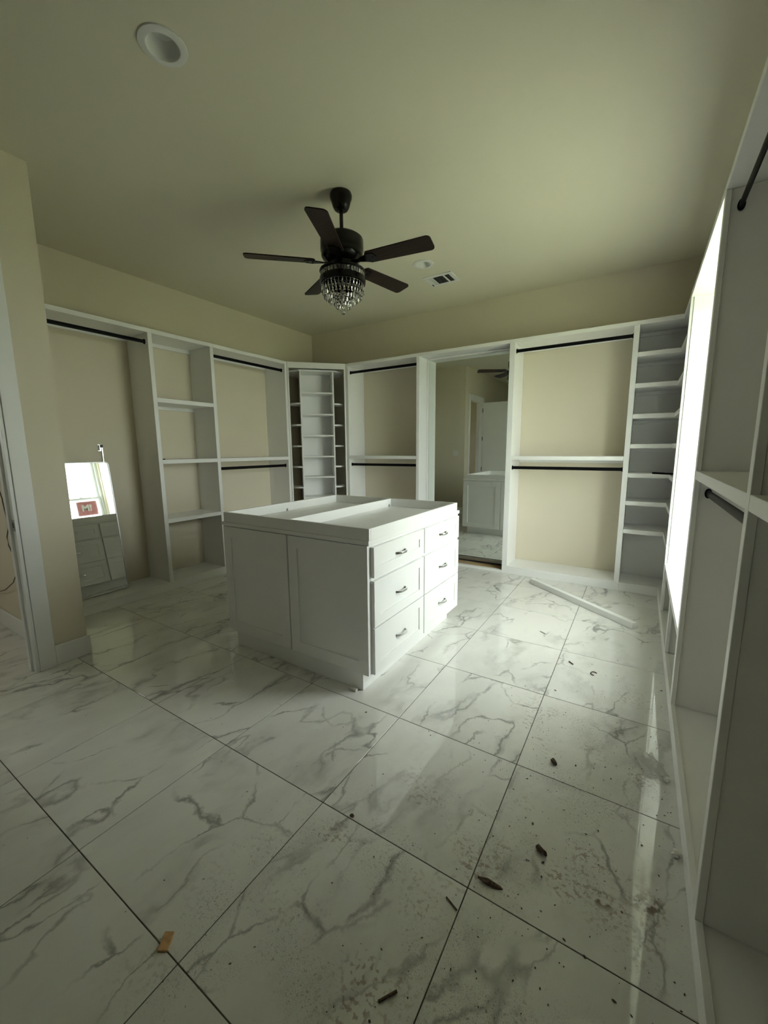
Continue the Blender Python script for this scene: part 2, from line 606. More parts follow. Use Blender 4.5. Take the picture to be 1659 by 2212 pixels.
def ceiling_mesh():
    """ceiling slab with a round hole for each downlight, built from strips"""
    bm = bmesh.new()
    x0, x1, y0, y1 = -3.52, 2.95, YF - 0.1, WYB + 0.1
    q = 0.12
    xs = (DOWN[0][0] - q, DOWN[0][0] + q)
    def quad(a, b, c, d, z): bm.faces.new([bm.verts.new((px, py, z)) for px, py in ((a, c), (b, c), (b, d), (a, d))])
    quad(x0, xs[0], y0, y1, H); quad(xs[1], x1, y0, y1, H)
    cut = [y0]
    for _, cy in DOWN: cut += [cy - q, cy + q]
    cut.append(y1)
    for k in range(0, len(cut), 2): quad(xs[0], xs[1], cut[k], cut[k + 1], H)
    n = 48
    for cx, cy in DOWN:
        cx0 = (xs[0] + xs[1]) / 2
        inner, outer, lip = [], [], []
        for k in range(n):
            a = 2 * math.pi * (k + 0.5) / n
            c_, s_ = math.cos(a), math.sin(a)
            m_ = q / max(abs(c_), abs(s_))
            inner.append(bm.verts.new((cx + RH * c_, cy + RH * s_, H)))
            lip.append(bm.verts.new((cx + RH * c_, cy + RH * s_, H + 0.012)))
            outer.append(bm.verts.new((cx0 + m_ * c_, cy + m_ * s_, H)))
        for k in range(n):
            k2 = (k + 1) % n
            bm.faces.new((inner[k], inner[k2], outer[k2], outer[k]))
            bm.faces.new((inner[k], inner[k2], lip[k2], lip[k]))
        for k in range(4):   # square corners
            a = math.pi / 4 + k * math.pi / 2
            co = (cx0 + q * (1 if math.cos(a) > 0 else -1), cy + q * (1 if math.sin(a) > 0 else -1))
            i0 = min(range(n), key=lambda i: (outer[i].co.x - co[0]) ** 2 + (outer[i].co.y - co[1]) ** 2)
            nb = sorted(range(n), key=lambda i: (outer[i].co.x - co[0]) ** 2 + (outer[i].co.y - co[1]) ** 2)[:2]
            bm.faces.new((bm.verts.new((co[0], co[1], H)), outer[nb[0]], outer[nb[1]]))
    quad(x0, x1, y0, y1, H + 0.14)
    for f in bm.faces: f.normal_update()
    return bm


cbm = ceiling_mesh()
me_ = bpy.data.meshes.new('ceiling')
cbm.to_mesh(me_)
cbm.free()
me_.materials.append(CEIL)
structure(place(bpy.data.objects.new('ceiling', me_), (0, 0, 0), None))
structure(box('wall_left', WXA - 0.12, WXA, 0.682, WYB + 0.12, 0, H, WALL, bev=0))
structure(box('wall_back', WXA, WXC, WYB, WYB + 0.12, 0, H, WALL, bev=0))
structure(box('wall_front', -3.40, WXC, YF - 0.12, YF, 0, H, WALL, bev=0))

# right wall with the window opening
WY0, WY1, WZ0, WZ1 = 2.023, 3.405, 0.49, 2.47
bm = bmesh.new()
for a in ((YF - 0.12, WY0, 0, H), (WY1, WYB + 0.12, 0, H), (WY0, WY1, 0, WZ0), (WY0, WY1, WZ1, H)):
    bm_box(bm, 0, 0.15, a[0], a[1], a[2], a[3])
structure(finish('wall_right', bm, WALL, (WXC, 0, 0)))

# entry wall (with the doorway) and the return wall that closes the first bay
DY0, DY1, DZ = -0.395, 0.405, 2.462
bm = bmesh.new()
for a in ((YF, DY0, 0, H), (DY1, 0.682, 0, H), (DY0, DY1, DZ, H)):
    bm_box(bm, -0.12, 0, a[0], a[1], a[2], a[3])
structure(finish('wall_entry', bm, WALL, (XE, 0, 0)))
structure(box('wall_return', -3.40, XE - 0.12, 0.540, 0.682, 0, H, WALL, bev=0))
# room beyond the doorway, with an unseen opening added and sized to light it
bm = bmesh.new()
for a in ((YF, -1.4, 0, H), (-0.8, 0.540, 0, H), (-1.4, -0.8, 0, 1.45), (-1.4, -0.8, 2.05, H)):
    bm_box(bm, -0.12, 0, a[0], a[1], a[2], a[3])
structure(finish('wall_side_room', bm, WALL, (-3.40, 0, 0)))
structure(box('ground_outside', 2.95, 40, -30, 30, -0.5, -0.4, GROUND, bev=0))
structure(box('ground_outside', -40, -3.52, -30, 30, -0.5, -0.4, GROUND, bev=0))


def baseboard(name, p0, p1, nx, ny, h=0.135, t=0.014):
    """flat board with an eased top edge between plan points p0, p1; (nx, ny) points into the room"""
    x0, x1 = sorted((p0[0], p1[0])); y0, y1 = sorted((p0[1], p1[1]))
    if nx: x0, x1 = sorted((p0[0], p0[0] + nx * t))
    if ny: y0, y1 = sorted((p0[1], p0[1] + ny * t))
    return structure(box(name, x0, x1, y0, y1, 0, h, TRIM, bev=0.004))


baseboard('baseboard_entry', (XE, 0.492), (XE, 0.696), 1, 0)
baseboard('baseboard_return', (XE, 0.682), (XA - 0.002, 0.682), 0, 1)
baseboard('baseboard_side_room', (-3.40, 0.540), (-1.112, 0.540), 0, -1)
baseboard('baseboard_front', (XE, YF), (WXC, YF), 0, 1)
baseboard('baseboard_entry_rear', (XE, YF + 0.014), (XE, DY0 - 0.1), 1, 0)

# doorway trim: casing, jamb and stop
tr = structure(thing('trim_1', 'white flat door casing and jamb around the doorway', None, (XE, 0.0, 0.0)))
CW = 0.088
box('casing', XE, XE + 0.016, DY1 + 0.001, DY1 + CW, 0, DZ + CW, TRIM, tr, 0.002)
box('casing', XE, XE + 0.016, DY0 - CW, DY0 - 0.001, 0, DZ + CW, TRIM, tr, 0.002)
box('casing', XE, XE + 0.016, DY0 - 0.001, DY1 + 0.001, DZ + 0.001, DZ + CW, TRIM, tr, 0.002)
box('jamb', XE - 0.128, XE + 0.008, DY1 - 0.019, DY1, 0, DZ, TRIM, tr, 0.001)
box('jamb', XE - 0.128, XE + 0.008, DY0, DY0 + 0.019, 0, DZ, TRIM, tr, 0.001)
box('jamb', XE - 0.128, XE + 0.008, DY0 + 0.019, DY1 - 0.019, DZ - 0.019, DZ, TRIM, tr, 0.001)
box('door_stop', XE - 0.080, XE - 0.044, DY1 - 0.031, DY1 - 0.019, 0, DZ - 0.019, TRIM, tr, 0.001)
box('door_stop', XE - 0.080, XE - 0.044, DY0 + 0.019, DY0 + 0.031, 0, DZ - 0.019, TRIM, tr, 0.001)
st = box('strike_plate', XE - 0.036, XE + 0.004, DY1 - 0.0205, DY1 - 0.019, 0.925, 0.995, STEEL, tr, 0.0004)
box('latch_hole', XE - 0.026, XE - 0.010, DY1 - 0.0210, DY1 - 0.0205, 0.945, 0.978, BLACK, st, 0)

# the door itself, swung open into the room beyond the frame
dr = structure(thing('door_1', 'flat white door slab swung open on three dark hinges', None, (XE + 0.02, DY0 - 0.01, 0)))
box('door_slab', XE + 0.022, XE + 0.80, DY0 - 0.030, DY0 + 0.006, 0.012, DZ - 0.022, TRIM, dr, 0.002)
for z in (0.25, 0.88, 1.58, 2.22):
    h_ = box('hinge', XE + 0.009, XE + 0.022, DY0 - 0.004, DY0 + 0.012, z, z + 0.09, BRONZE, dr, 0.001)
kn = lathe('door_knob', [(0.0, 0.062), (0.022, 0.058), (0.028, 0.045), (0.022, 0.032), (0.011, 0.026), (0.011, 0.008), (0.032, 0.006), (0.032, 0.0)],
           (XE + 0.74, DY0 + 0.006, 0.96), BRONZE, dr, 24)
kn.rotation_euler = (math.radians(-90), 0, 0)

# window: vinyl double-hung unit at the back of the niche
wn = structure(thing('window_1', 'white double-hung window with a red sticker on its lower pane', None, (2.87, 2.714, WZ0)))
wx0, wx1 = 2.850, 2.930
fw_ = 0.045
box('window_frame', wx0, wx1, WY0, WY0 + fw_, WZ0, WZ1, VINYL, wn, 0.003)
box('window_frame', wx0, wx1, WY1 - fw_, WY1, WZ0, WZ1, VINYL, wn, 0.003)
box('window_frame', wx0, wx1, WY0 + fw_, WY1 - fw_, WZ1 - fw_, WZ1, VINYL, wn, 0.003)
box('window_frame', wx0, wx1, WY0 + fw_, WY1 - fw_, WZ0, WZ0 + fw_, VINYL, wn, 0.003)
ZM = 1.62
for nm, x0, z0, z1 in (('upper_sash', 2.898, ZM - 0.02, WZ1 - fw_), ('lower_sash', 2.862, WZ0 + fw_, ZM + 0.025)):
    s_ = thing(nm, None, None, (x0, 2.714, z0)); s_.parent = wn; s_.location = Vector((x0, 2.714, z0)) - WORG[wn.name]
    a, b = WY0 + fw_ + 0.001, WY1 - fw_ - 0.001
    box('sash_rail', x0, x0 + 0.03, a, b, z0, z0 + 0.045, VINYL, s_, 0.002)
    box('sash_rail', x0, x0 + 0.03, a, b, z1 - 0.045, z1, VINYL, s_, 0.002)
    box('sash_stile', x0, x0 + 0.03, a, a + 0.045, z0 + 0.045, z1 - 0.045, VINYL, s_, 0.002)
    box('sash_stile', x0, x0 + 0.03, b - 0.045, b, z0 + 0.045, z1 - 0.045, VINYL, s_, 0.002)
    box('pane', x0 + 0.013, x0 + 0.017, a + 0.045, b - 0.045, z0 + 0.045, z1 - 0.045, GLASS, s_, 0)
for y in (2.40, 3.03):
    box('sash_lock', 2.866, 2.892, y - 0.03, y + 0.03, ZM + 0.025, ZM + 0.043, VINYL, wn, 0.003)
stk = box('sticker', 2.8795, 2.8805, 2.92, 3.28, ZM - 0.335, ZM - 0.045, RED, wn, 0)
tc_ = bpy.data.curves.new('sticker_letters', 'FONT')
tc_.body = 'M!'
tc_.size = 0.17
tc_.align_x = 'CENTER'
tc_.align_y = 'CENTER'
tc_.extrude = 0.0009
tc_.offset = 0.006
tc_.materials.append(LETTER)
to = bpy.data.objects.new('sticker_letters', tc_)
place(to, (2.880, 3.09, ZM - 0.185), stk)
to.rotation_euler = (math.radians(90), 0, math.radians(90))      # reads from outdoors

# ------------------------------------------------------------------ built-ins
TOP, FB, SH, PL = 2.525, 2.488, 1.317, 0.088       # top of the run, underside of its top board, shelf top, plinth top
BT = 0.040                                         # board edge thickness


def runA(name, label, cat, y0, y1, left, right, shelves=(), rods=(), cleats=()):
    """one bay of the left-hand run, between plan y0 and y1; left/right: widths of its own uprights"""
    t = thing(name, label, cat, (XA - 0.18, (y0 + y1) / 2, 0))
    b = WXA + 0.001
    box('top_board', b, XA, y0, y1, FB, TOP, WHITE, t)
    box('plinth', XA - 0.02, XA, y0, y1, 0.0005, PL - 0.0195, WHITE, t)
    box('base_shelf', b, XA, y0, y1, PL - 0.019, PL, WHITE, t)
    if left: box('side_panel', b, XA, y0, y0 + left, PL + 0.0005, FB - 0.0005, WHITE, t)
    if right: box('side_panel', b, XA, y1 - right, y1, PL + 0.0005, FB - 0.0005, WHITE, t)
    a, c = y0 + left + 0.0003, y1 - right - 0.0003
    for z in shelves: box('shelf', b, XA - 0.0005, a, c, z - BT, z, WHITE, t)
    for z in cleats: box('cleat', b, b + 0.019, a, c, z - 0.036, z, WHITE, t)
    for z in rods: rod(t, (XA - 0.055, a, z), (XA - 0.055, c, z))
    return t


runA('hanging_bay', 'tall white single-rod hanging bay with mirror leaning inside', 'wardrobe bay', 0.684, 1.7585, 0.0, 0.0395,
     rods=(2.412,), cleats=(FB - 0.0005,))
runA('shelf_bay', 'white open shelf bay with three fixed shelves between two hanging bays', 'shelf unit', 1.7590, 2.4055, 0.0, 0.0395,
     shelves=(1.905, SH, 0.727), cleats=(FB - 0.0005, 1.865 - 0.0005))
runA('double_hanging_bay', 'white two-rod hanging bay between open shelves and the corner', 'wardrobe bay', 2.4060, 3.4745, 0.0, 0.038,
     shelves=(SH,), rods=(2.415, 1.200), cleats=(FB - 0.0005,))


def runB(name, label, cat, x0, x1, left, right, shelves=(), rods=(), cleats=(), base=True):
    t = thing(name, label, cat, ((x0 + x1) / 2, YB + 0.18, 0))
    b = WYB - 0.001
    box('top_board', x0, x1, YB, b, FB, TOP, WHITE, t)
    if base:
        box('plinth', x0, x1, YB, YB + 0.02, 0.0005, PL - 0.0195, WHITE, t)
        box('base_shelf', x0, x1, YB, b, PL - 0.019, PL, WHITE, t)
    z0 = PL + 0.0005 if base else 0.0005
    if left: box('side_panel', x0, x0 + left, YB, b, z0, FB - 0.0005, WHITE, t)
    if right: box('side_panel', x1 - right, x1, YB, b, z0, FB - 0.0005, WHITE, t)
    a, c = x0 + left + 0.0003, x1 - right - 0.0003
    for z in shelves: box('shelf', a, c, YB + 0.0005, b, z - BT, z, WHITE, t)
    for z in cleats: box('cleat', a, c, b - 0.019, b, z - 0.036, z, WHITE, t)
    for z in rods: rod(t, (a, YB + 0.055, z), (c, YB + 0.055, z))
    return t


runB('double_hanging_bay', 'white two-rod hanging bay between the corner and the mirrored doorway', 'wardrobe bay', -1.214, -0.1140, 0.036, 0.0395,
     shelves=(SH,), rods=(2.415, 1.200), cleats=(FB - 0.0005,))
runB('double_hanging_bay', 'wide white two-rod hanging bay between mirrored doorway and shoe shelves', 'wardrobe bay', 0.9490, 2.1050, 0.0565, 0.0445,
     shelves=(SH,), rods=(2.412, 1.192), cleats=(FB - 0.0005, SH - BT - 0.0005))

# the mirrored doorway between the two back-wall bays
X0, X1 = -0.1135, 0.9485
al = thing('mirrored_closet_door', 'tall mirrored door in a recessed white frame between hanging bays', 'mirror door', ((X0 + X1) / 2, 4.2, 0))
YM = 4.250
box('top_board', X0, X1, YB, WYB - 0.001, FB, TOP, WHITE, al)
for xa, xb in ((X0 + 0.0003, X0 + 0.015), (X1 - 0.015, X1 - 0.0003)):
    box('frame_channel', xa, xb, YM - 0.026, YM - 0.0003, 0.0005, FB - 0.0005, TRIM, al, 0.0015)
    box('glazing_bead', xa + 0.004, xb - 0.004, YM - 0.031, YM - 0.0265, 0.0205, FB - 0.016, TRIM, al, 0.001)
box('frame_head', X0 + 0.0155, X1 - 0.0155, YM - 0.026, YM - 0.0003, FB - 0.016, FB - 0.0005, TRIM, al, 0.0015)
box('glazing_bead', X0 + 0.0155, X1 - 0.0155, YM - 0.031, YM - 0.0265, FB - 0.012, FB - 0.004, TRIM, al, 0.001)
box('mirror_pane', X0 + 0.0003, X1 - 0.0003, YM, YM + 0.006, 0.072, FB - 0.0005, MIRROR, al, 0)
box('bottom_rail', X0 + 0.0155, X1 - 0.0155, YM - 0.014, YM + 0.012, 0.036, 0.0715, STEEL, al, 0.002)
th = thing('threshold', 'raw plywood threshold with white edging below the mirrored door', 'threshold', ((X0 + X1) / 2, 4.13, 0))
box('plywood_board', X0 + 0.0005, X1 - 0.0005, YB + 0.046, YM - 0.0320, 0.0005, 0.020, PLY, th, 0.001)
box('edging_strip', X0 + 0.0005, X1 - 0.0005, YB + 0.001, YB + 0.0455, 0.0005, 0.030, TRIM, th, 0.002)

# far right corner: L-shaped shoe shelves wrapping from the back wall to the right wall
CY1 = 3.445           # jamb panel face on the window side
t = thing('corner_shoe_shelves', 'white L-shaped shoe shelves wrapping the corner beside the window niche', 'shelf unit', (2.6, 4.2, 0))
XS = 2.1055
Lp = [(XS, YB), (XC, YB), (XC, CY1), (WXC - 0.001, CY1), (WXC - 0.001, WYB - 0.001), (XS, WYB - 0.001)]
prism('top_board', Lp, FB, TOP, WHITE, t)
prism('base_shelf', Lp, PL - 0.019, PL, WHITE, t)
box('plinth', XS, XC + 0.02, YB, YB + 0.02, 0.0005, PL - 0.0195, WHITE, t)
box('plinth', XC, XC + 0.02, CY1, YB - 0.0005, 0.0005, PL - 0.0195, WHITE, t)
Ls = [(XS + 0.0005, YB + 0.0005), (XC + 0.0005, YB + 0.0005), (XC + 0.0005, CY1 + 0.0245), (WXC - 0.001, CY1 + 0.0245), (WXC - 0.001, WYB - 0.0065), (XS + 0.0005, WYB - 0.0065)]
for z in (2.252, 1.978, 1.704, 1.431, 1.160, 0.895, 0.621):
    prism('shelf', Ls, z - BT, z, WHITE, t)
    box('cleat', XS + 0.0005, WXC - 0.001, WYB - 0.026, WYB - 0.0065, z - BT - 0.036, z - BT - 0.0005, WHITE, t)
box('side_panel', XC, WXC - 0.001, CY1, CY1 + 0.024, PL + 0.0005, FB - 0.0005, WHITE, t)
box('back_panel', XS + 0.0005, WXC - 0.001, WYB - 0.006, WYB - 0.0012, PL + 0.0005, FB - 0.0005, WHITE, t, 0)
box('cleat', XS + 0.0005, WXC - 0.001, WYB - 0.026, WYB - 0.0065, FB - 0.036, FB - 0.0005, WHITE, t)

# left-hand corner: diagonal surround and the revolving shoe tower inside it
DW = 0.379
ms = (-1.4805, 3.7465)
cs = thing('corner_surround', 'white diagonal frame around the dark corner of the shelving', 'corner frame', (ms[0], ms[1], 0), math.radians(45))
# local x runs along the front, local y into the corner
box('fascia', -DW + 0.001, DW - 0.001, 0.0, 0.020, 2.452, TOP, WHITE, cs)
box('stile', -DW + 0.001, -DW + 0.022, 0.0, 0.020, 0.0005, 2.4515, WHITE, cs)
box('stile', DW - 0.022, DW - 0.001, 0.0, 0.020, 0.0005, 2.4515, WHITE, cs)
box('plinth', -DW + 0.0225, DW - 0.0225, 0.0, 0.020, 0.0005, PL, WHITE, cs)
prism('top_board', [(-DW + 0.004, 0.0205), (DW - 0.004, 0.0205), (DW + 0.225, 0.255), (0.0, 0.495), (-DW - 0.225, 0.255)], TOP - 0.02, TOP, WHITE, cs)

tw = thing('revolving_shoe_tower', 'tall white revolving shoe tower standing in the dark corner', 'shoe tower', (ms[0], ms[1], 0), math.radians(45))
yc = 0.045 + 0.30
W2, ch = 0.353, 0.21


def oct_pts(w, c):
    return [(-c, yc - 0.30), (c, yc - 0.30), (w, yc - 0.30 + 0.10), (w, yc + 0.14), (c, yc + 0.30), (-c, yc + 0.30), (-w, yc + 0.14), (-w, yc - 0.30 + 0.10)]


prism('top_board', oct_pts(W2, 0.235), 2.424, 2.444, WHITE, tw)
prism('base_board', oct_pts(W2, 0.235), 0.095, 0.115, WHITE, tw)
lathe('turntable', [(0, 0.0005), (0.16, 0.0005), (0.16, 0.0945), (0, 0.0945)], (0, yc, 0), STEEL, tw)
for s in (-1, 1):
    xs = sorted((s * 0.204, s * 0.224))
    box('upright_panel', xs[0], xs[1], yc - 0.297, yc + 0.297, 0.1155, 2.4235, WHITE, tw)
box('back_panel', -0.2035, 0.2035, yc - 0.008, yc + 0.008, 0.1155, 2.4235, WHITE, tw)
for k in range(8):
    z = 2.158 - k * 0.2795
    if z > 0.16:
        box('shelf', -0.2035, 0.2035, yc - 0.296, yc - 0.0085, z - 0.020, z, WHITE, tw)
    z = 2.020 - k * 0.2795
    if z > 0.16:
        for s in (-1, 1):
            p = [(s * 0.2245, yc - 0.297), (s * 0.28, yc - 0.285), (s * 0.33, yc - 0.245), (s * W2, yc - 0.19), (s * W2, yc - 0.012), (s * 0.2245, yc - 0.012)]
            prism('wing_shelf', p if s > 0 else p[::-1], z - 0.020, z, WHITE, tw)
# right-hand run: window cabinet and the two near bays
def runC(name, label, cat, y0, y1, shelves=(), rods=(), far=0.0, near=0.0):
    t = thing(name, label, cat, (XC + 0.18, (y0 + y1) / 2, 0))
    b = WXC - 0.001
    box('top_board', XC, b, y0, y1, FB, TOP, WHITE, t)
    box('plinth', XC, XC + 0.02, y0, y1, 0.0005, PL - 0.0305, WHITE, t)
    box('base_shelf', XC + 0.0005, b, y0, y1, PL - 0.030, PL - 0.006, WHITE, t)
    box('face_rail', XC, XC + 0.0195, y0, y1, PL - 0.030, PL, WHITE, t)
    for yy, s, w in ((y1, -1, far), (y0, 1, near)):
        if w:
            a_, c_ = sorted((yy, yy + s * w))
            box('face_stile', XC, XC + 0.0195, a_, c_, PL + 0.0005, FB - 0.0005, WHITE, t)
            a_, c_ = sorted((yy + s * 0.002, yy + s * (w - 0.008)))
            box('side_panel', XC + 0.020, b, a_, c_, PL - 0.0055, FB - 0.0005, WHITE, t)
    a, c = y0 + near + 0.0003, y1 - far - 0.0003
    for z in shelves:
        box('shelf', XC + 0.0005, b, a, c, z - BT, z, WHITE, t)
    for z in rods:
        rod(t, (XC + 0.055, a, z), (XC + 0.055, c, z))
    return t


SC_ = 1.290
runC('double_hanging_bay', 'white two-rod hanging bay next to the window niche', 'wardrobe bay', 0.8005, 1.983, shelves=(SC_,), rods=(2.412, 1.185), far=0.036, near=0.036)
runC('hanging_bay', 'white one-shelf hanging bay without rods past the two-rod bay by the window', 'wardrobe bay', -0.40, 0.800, shelves=(SC_,), near=0.036)

# niche: cabinet under the window, its sill and the lining boards
N0, N1, SILL = 1.9835, 3.4445, 0.476
wc = thing('window_base_cabinet', 'low white open cabinet under the bright window sill', 'cabinet', (XC + 0.18, 2.71, 0))
b = WXC - 0.001
box('plinth', XC, XC + 0.02, N0, N1, 0.0005, PL - 0.0305, WHITE, wc)
box('base_shelf', XC + 0.0005, b, N0, N1, PL - 0.030, PL - 0.006, WHITE, wc)
box('face_rail', XC, XC + 0.0195, N0, N1, PL - 0.030, PL, WHITE, wc)
box('sill_board', XC, b, N0, N1, SILL - 0.022, SILL, WHITE, wc)
box('face_rail', XC, XC + 0.0195, N0, N1, SILL - 0.040, SILL - 0.0225, WHITE, wc)
for a, c in ((N0, N0 + 0.02), (2.585, 2.625), (N1 - 0.06, N1)):
    box('face_stile', XC, XC + 0.0195, a, c, PL + 0.0005, SILL - 0.0405, WHITE, wc)
box('divider', XC + 0.020, b, 2.595, 2.615, PL - 0.0055, SILL - 0.0225, WHITE, wc)
box('side_panel', XC + 0.020, b, N1 - 0.012, N1, PL - 0.0055, SILL - 0.0225, WHITE, wc)
nl = thing('window_niche_lining', 'white painted boards lining the bright window niche', 'window lining', (XC + 0.2, 2.71, SILL))
box('head_board', XC, b, N0, N1, FB, TOP, WHITE, nl)
box('jamb_board', XC + 0.019, 2.8495, N1 - 0.019, N1 - 0.0005, SILL + 0.0005, FB - 0.0005, WHITE, nl, 0.001)
box('jamb_board', XC + 0.019, 2.8495, N0 + 0.0005, N0 + 0.019, SILL + 0.0005, FB - 0.0005, WHITE, nl, 0.001)
box('edge_strip', XC, XC + 0.0185, N1 - 0.009, N1 - 0.0005, SILL + 0.0005, FB - 0.0005, WHITE, nl, 0.001)
box('edge_strip', XC, XC + 0.0185, N0 + 0.0005, N0 + 0.009, SILL + 0.0005, FB - 0.0005, WHITE, nl, 0.001)

# ------------------------------------------------------------------ island
isl = thing('storage_island', 'white storage island with shaker doors, drawers and an open divided top', 'kitchen island', (0.3625, 1.95, 0))
isl['category'] = 'island cabinet'
IX0, IX1, IY0, IY1 = -0.252, 0.975, 1.320, 2.585
box('toe_kick', -0.196, 0.920, IY0, IY1 - 0.047, 0.0005, 0.1145, WHITE, isl, 0.001)
box('body', IX0, IX1, IY0, IY1, 0.115, 0.884, WHITE, isl, 0.001)
for xa, xb in ((IX0, 0.3625), (0.3715, IX1)):
    shaker('door', ((xa + xb) / 2, IY0 - 0.0003, 0.4975), xb - xa, 0.765, 0.0197, -90, isl, rail=0.076)
    shaker('door', ((xa + xb) / 2, IY1 + 0.0003, 0.4975), xb - xa, 0.765, 0.0197, 90, isl, rail=0.076)


def pull(parent, c, facing):
    a = math.radians(facing)
    nx, ny = math.cos(a), math.sin(a)
    tx, ty = -ny, nx
    pts = []
    L, D = 0.112, 0.030
    for k in range(15):
        s = -1 + 2 * k / 14
        d = D * (1 - abs(s) ** 3.2) * 0.93 + 0.002
        pts.append((c[0] + tx * s * L / 2 + nx * d, c[1] + ty * s * L / 2 + ny * d, c[2]))
    pl = sweep('handle', pts, [(-0.004, -0.0065), (0.004, -0.0065), (0.005, 0), (0.004, 0.0065), (-0.004, 0.0065), (-0.005, 0)], CHROME, parent)
    return pl


for x, facing in ((IX1 + 0.0003, 0), (IX0 - 0.0003, 180)):
    for ya, yb in ((1.333, 1.9475), (1.9605, 2.572)):
        for za, zb in ((0.695, 0.870), (0.401, 0.6755), (0.116, 0.395)):
            d = shaker('drawer_front', (x, (ya + yb) / 2, (za + zb) / 2), yb - ya, zb - za, 0.0225, facing, isl, rail=0.060)
            s = 1 if facing == 0 else -1
            # handle given in the drawer's own frame (front is local -y)
            WORG[d.name] = Vector((0, 0, 0))
            pull(d, (0, -0.0155, 0), -90)
box('top_ledge', IX0 - 0.006, IX1 + 0.012, IY0 - 0.022, IY1 + 0.02, 0.8845, 0.9105, WHITE, isl, 0.0015)
TX0, TX1, TY0, TY1 = -0.238, 0.989, 1.300, 2.548
RT = 0.019
box('rim_board', TX0, TX1, TY0, TY0 + RT, 0.911, 0.9785, WHITE, isl)
box('rim_board', TX0, TX1, TY1 - RT, TY1, 0.911, 0.9785, WHITE, isl)
box('rim_board', TX0, TX0 + RT, TY0 + RT + 0.0003, TY1 - RT - 0.0003, 0.911, 0.9785, WHITE, isl)
box('rim_board', TX1 - RT, TX1, TY0 + RT + 0.0003, TY1 - RT - 0.0003, 0.911, 0.9785, WHITE, isl)
box('tray_divider', 0.366, 0.385, TY0 + RT + 0.0003, TY1 - RT - 0.0003, 0.911, 0.9785, WHITE, isl)
for x, y in ((TX0 + RT + 0.006, 1.885), (0.391, 2.492)):
    lathe('shelf_peg', [(0, 0.022), (0.005, 0.020), (0.005, 0.0), (0, 0.0)], (x, y, 0.911), STEEL, isl, 12)

# ------------------------------------------------------------------ ceiling fan
FX, FY = 0.372, 1.925
fan = thing('ceiling_fan', 'dark bronze five-blade ceiling fan with a tiered crystal light', 'ceiling fan', (FX, FY, H))
lathe('canopy', [(0, H - 0.0005), (0.070, H - 0.0005), (0.074, H - 0.012), (0.073, H - 0.030), (0.066, H - 0.045), (0.056, H - 0.080), (0.045, H - 0.099), (0.030, H - 0.107), (0, H - 0.108)], (FX, FY, 0), BRONZE, fan)
lathe('downrod', [(0.0125, H - 0.1085), (0.0125, 2.833)], (FX, FY, 0), BRONZE, fan, 20)
lathe('motor_housing', [(0, 2.832), (0.05, 2.832), (0.125, 2.822), (0.143, 2.808), (0.146, 2.795), (0.146, 2.735), (0.140, 2.715), (0.142, 2.705), (0.135, 2.690), (0.105, 2.668), (0.085, 2.660), (0.085, 2.648), (0.062, 2.640), (0.062, 2.612), (0, 2.612)], (FX, FY, 0), BRONZE, fan, 48)
ZB = 2.662
for k in range(5):
    a = math.radians(7.0 + 72 * k)
    R = Matrix.Rotation(a, 4, 'Z')
    pit = Matrix.Rotation(math.radians(-11), 4, 'X')
    bm = bmesh.new()
    out = []
    r0, r1, w0, w1 = 0.185, 0.645, 0.055, 0.066
    def corner(cx, cy, rad, a0, a1):
        return [(cx + rad * math.cos(math.radians(a0 + (a1 - a0) * q / 4)), cy + rad * math.sin(math.radians(a0 + (a1 - a0) * q / 4))) for q in range(5)]
    out += corner(r1 - 0.028, w1 - 0.028, 0.028, 90, 0) [::1]
    out += corner(r1 - 0.028, -w1 + 0.028, 0.028, 0, -90)
    out += [(r0 + 0.015, -w0), (r0, -w0 + 0.02), (r0, w0 - 0.02), (r0 + 0.015, w0)]
    for z in (-0.0035, 0.0035):
        out_v = [bm.verts.new((x, y, z)) for x, y in out]
        bm.faces.new(out_v)
        if z < 0: lo = out_v
    hi = out_v
    for q in range(len(out)):
        bm.faces.new((lo[q], lo[(q + 1) % len(out)], hi[(q + 1) % len(out)], hi[q]))
    bmesh.ops.transform(bm, matrix=R @ pit, verts=bm.verts[:])
    finish('blade', bm, WALNUT, (FX, FY, ZB), fan)
    # blade iron: arm, plate and three screws
    bm = bmesh.new()
    poly = [(0.075, 0.020), (0.125, 0.014), (0.165, 0.026), (0.205, 0.043), (0.245, 0.036), (0.258, 0.0), (0.245, -0.036), (0.205, -0.043), (0.165, -0.026), (0.125, -0.014), (0.075, -0.020)]
    lo = [bm.verts.new((x, y, -0.0095)) for x, y in poly]
    hi = [bm.verts.new((x, y, -0.0040)) for x, y in poly]
    bm.faces.new(lo); bm.faces.new(hi)
    for q in range(len(poly)):
        bm.faces.new((lo[q], lo[(q + 1) % len(poly)], hi[(q + 1) % len(poly)], hi[q]))
    for sx, sy in ((0.20, 0.024), (0.20, -0.024), (0.235, 0.0)):
        bmesh.ops.create_cone(bm, cap_ends=True, segments=8, radius1=0.004, radius2=0.005, depth=0.003, matrix=Matrix.Translation((sx, sy, -0.011)))
    bmesh.ops.transform(bm, matrix=R @ pit, verts=bm.verts[:])
    finish('blade_arm', bm, BRONZE, (FX, FY, ZB), fan)

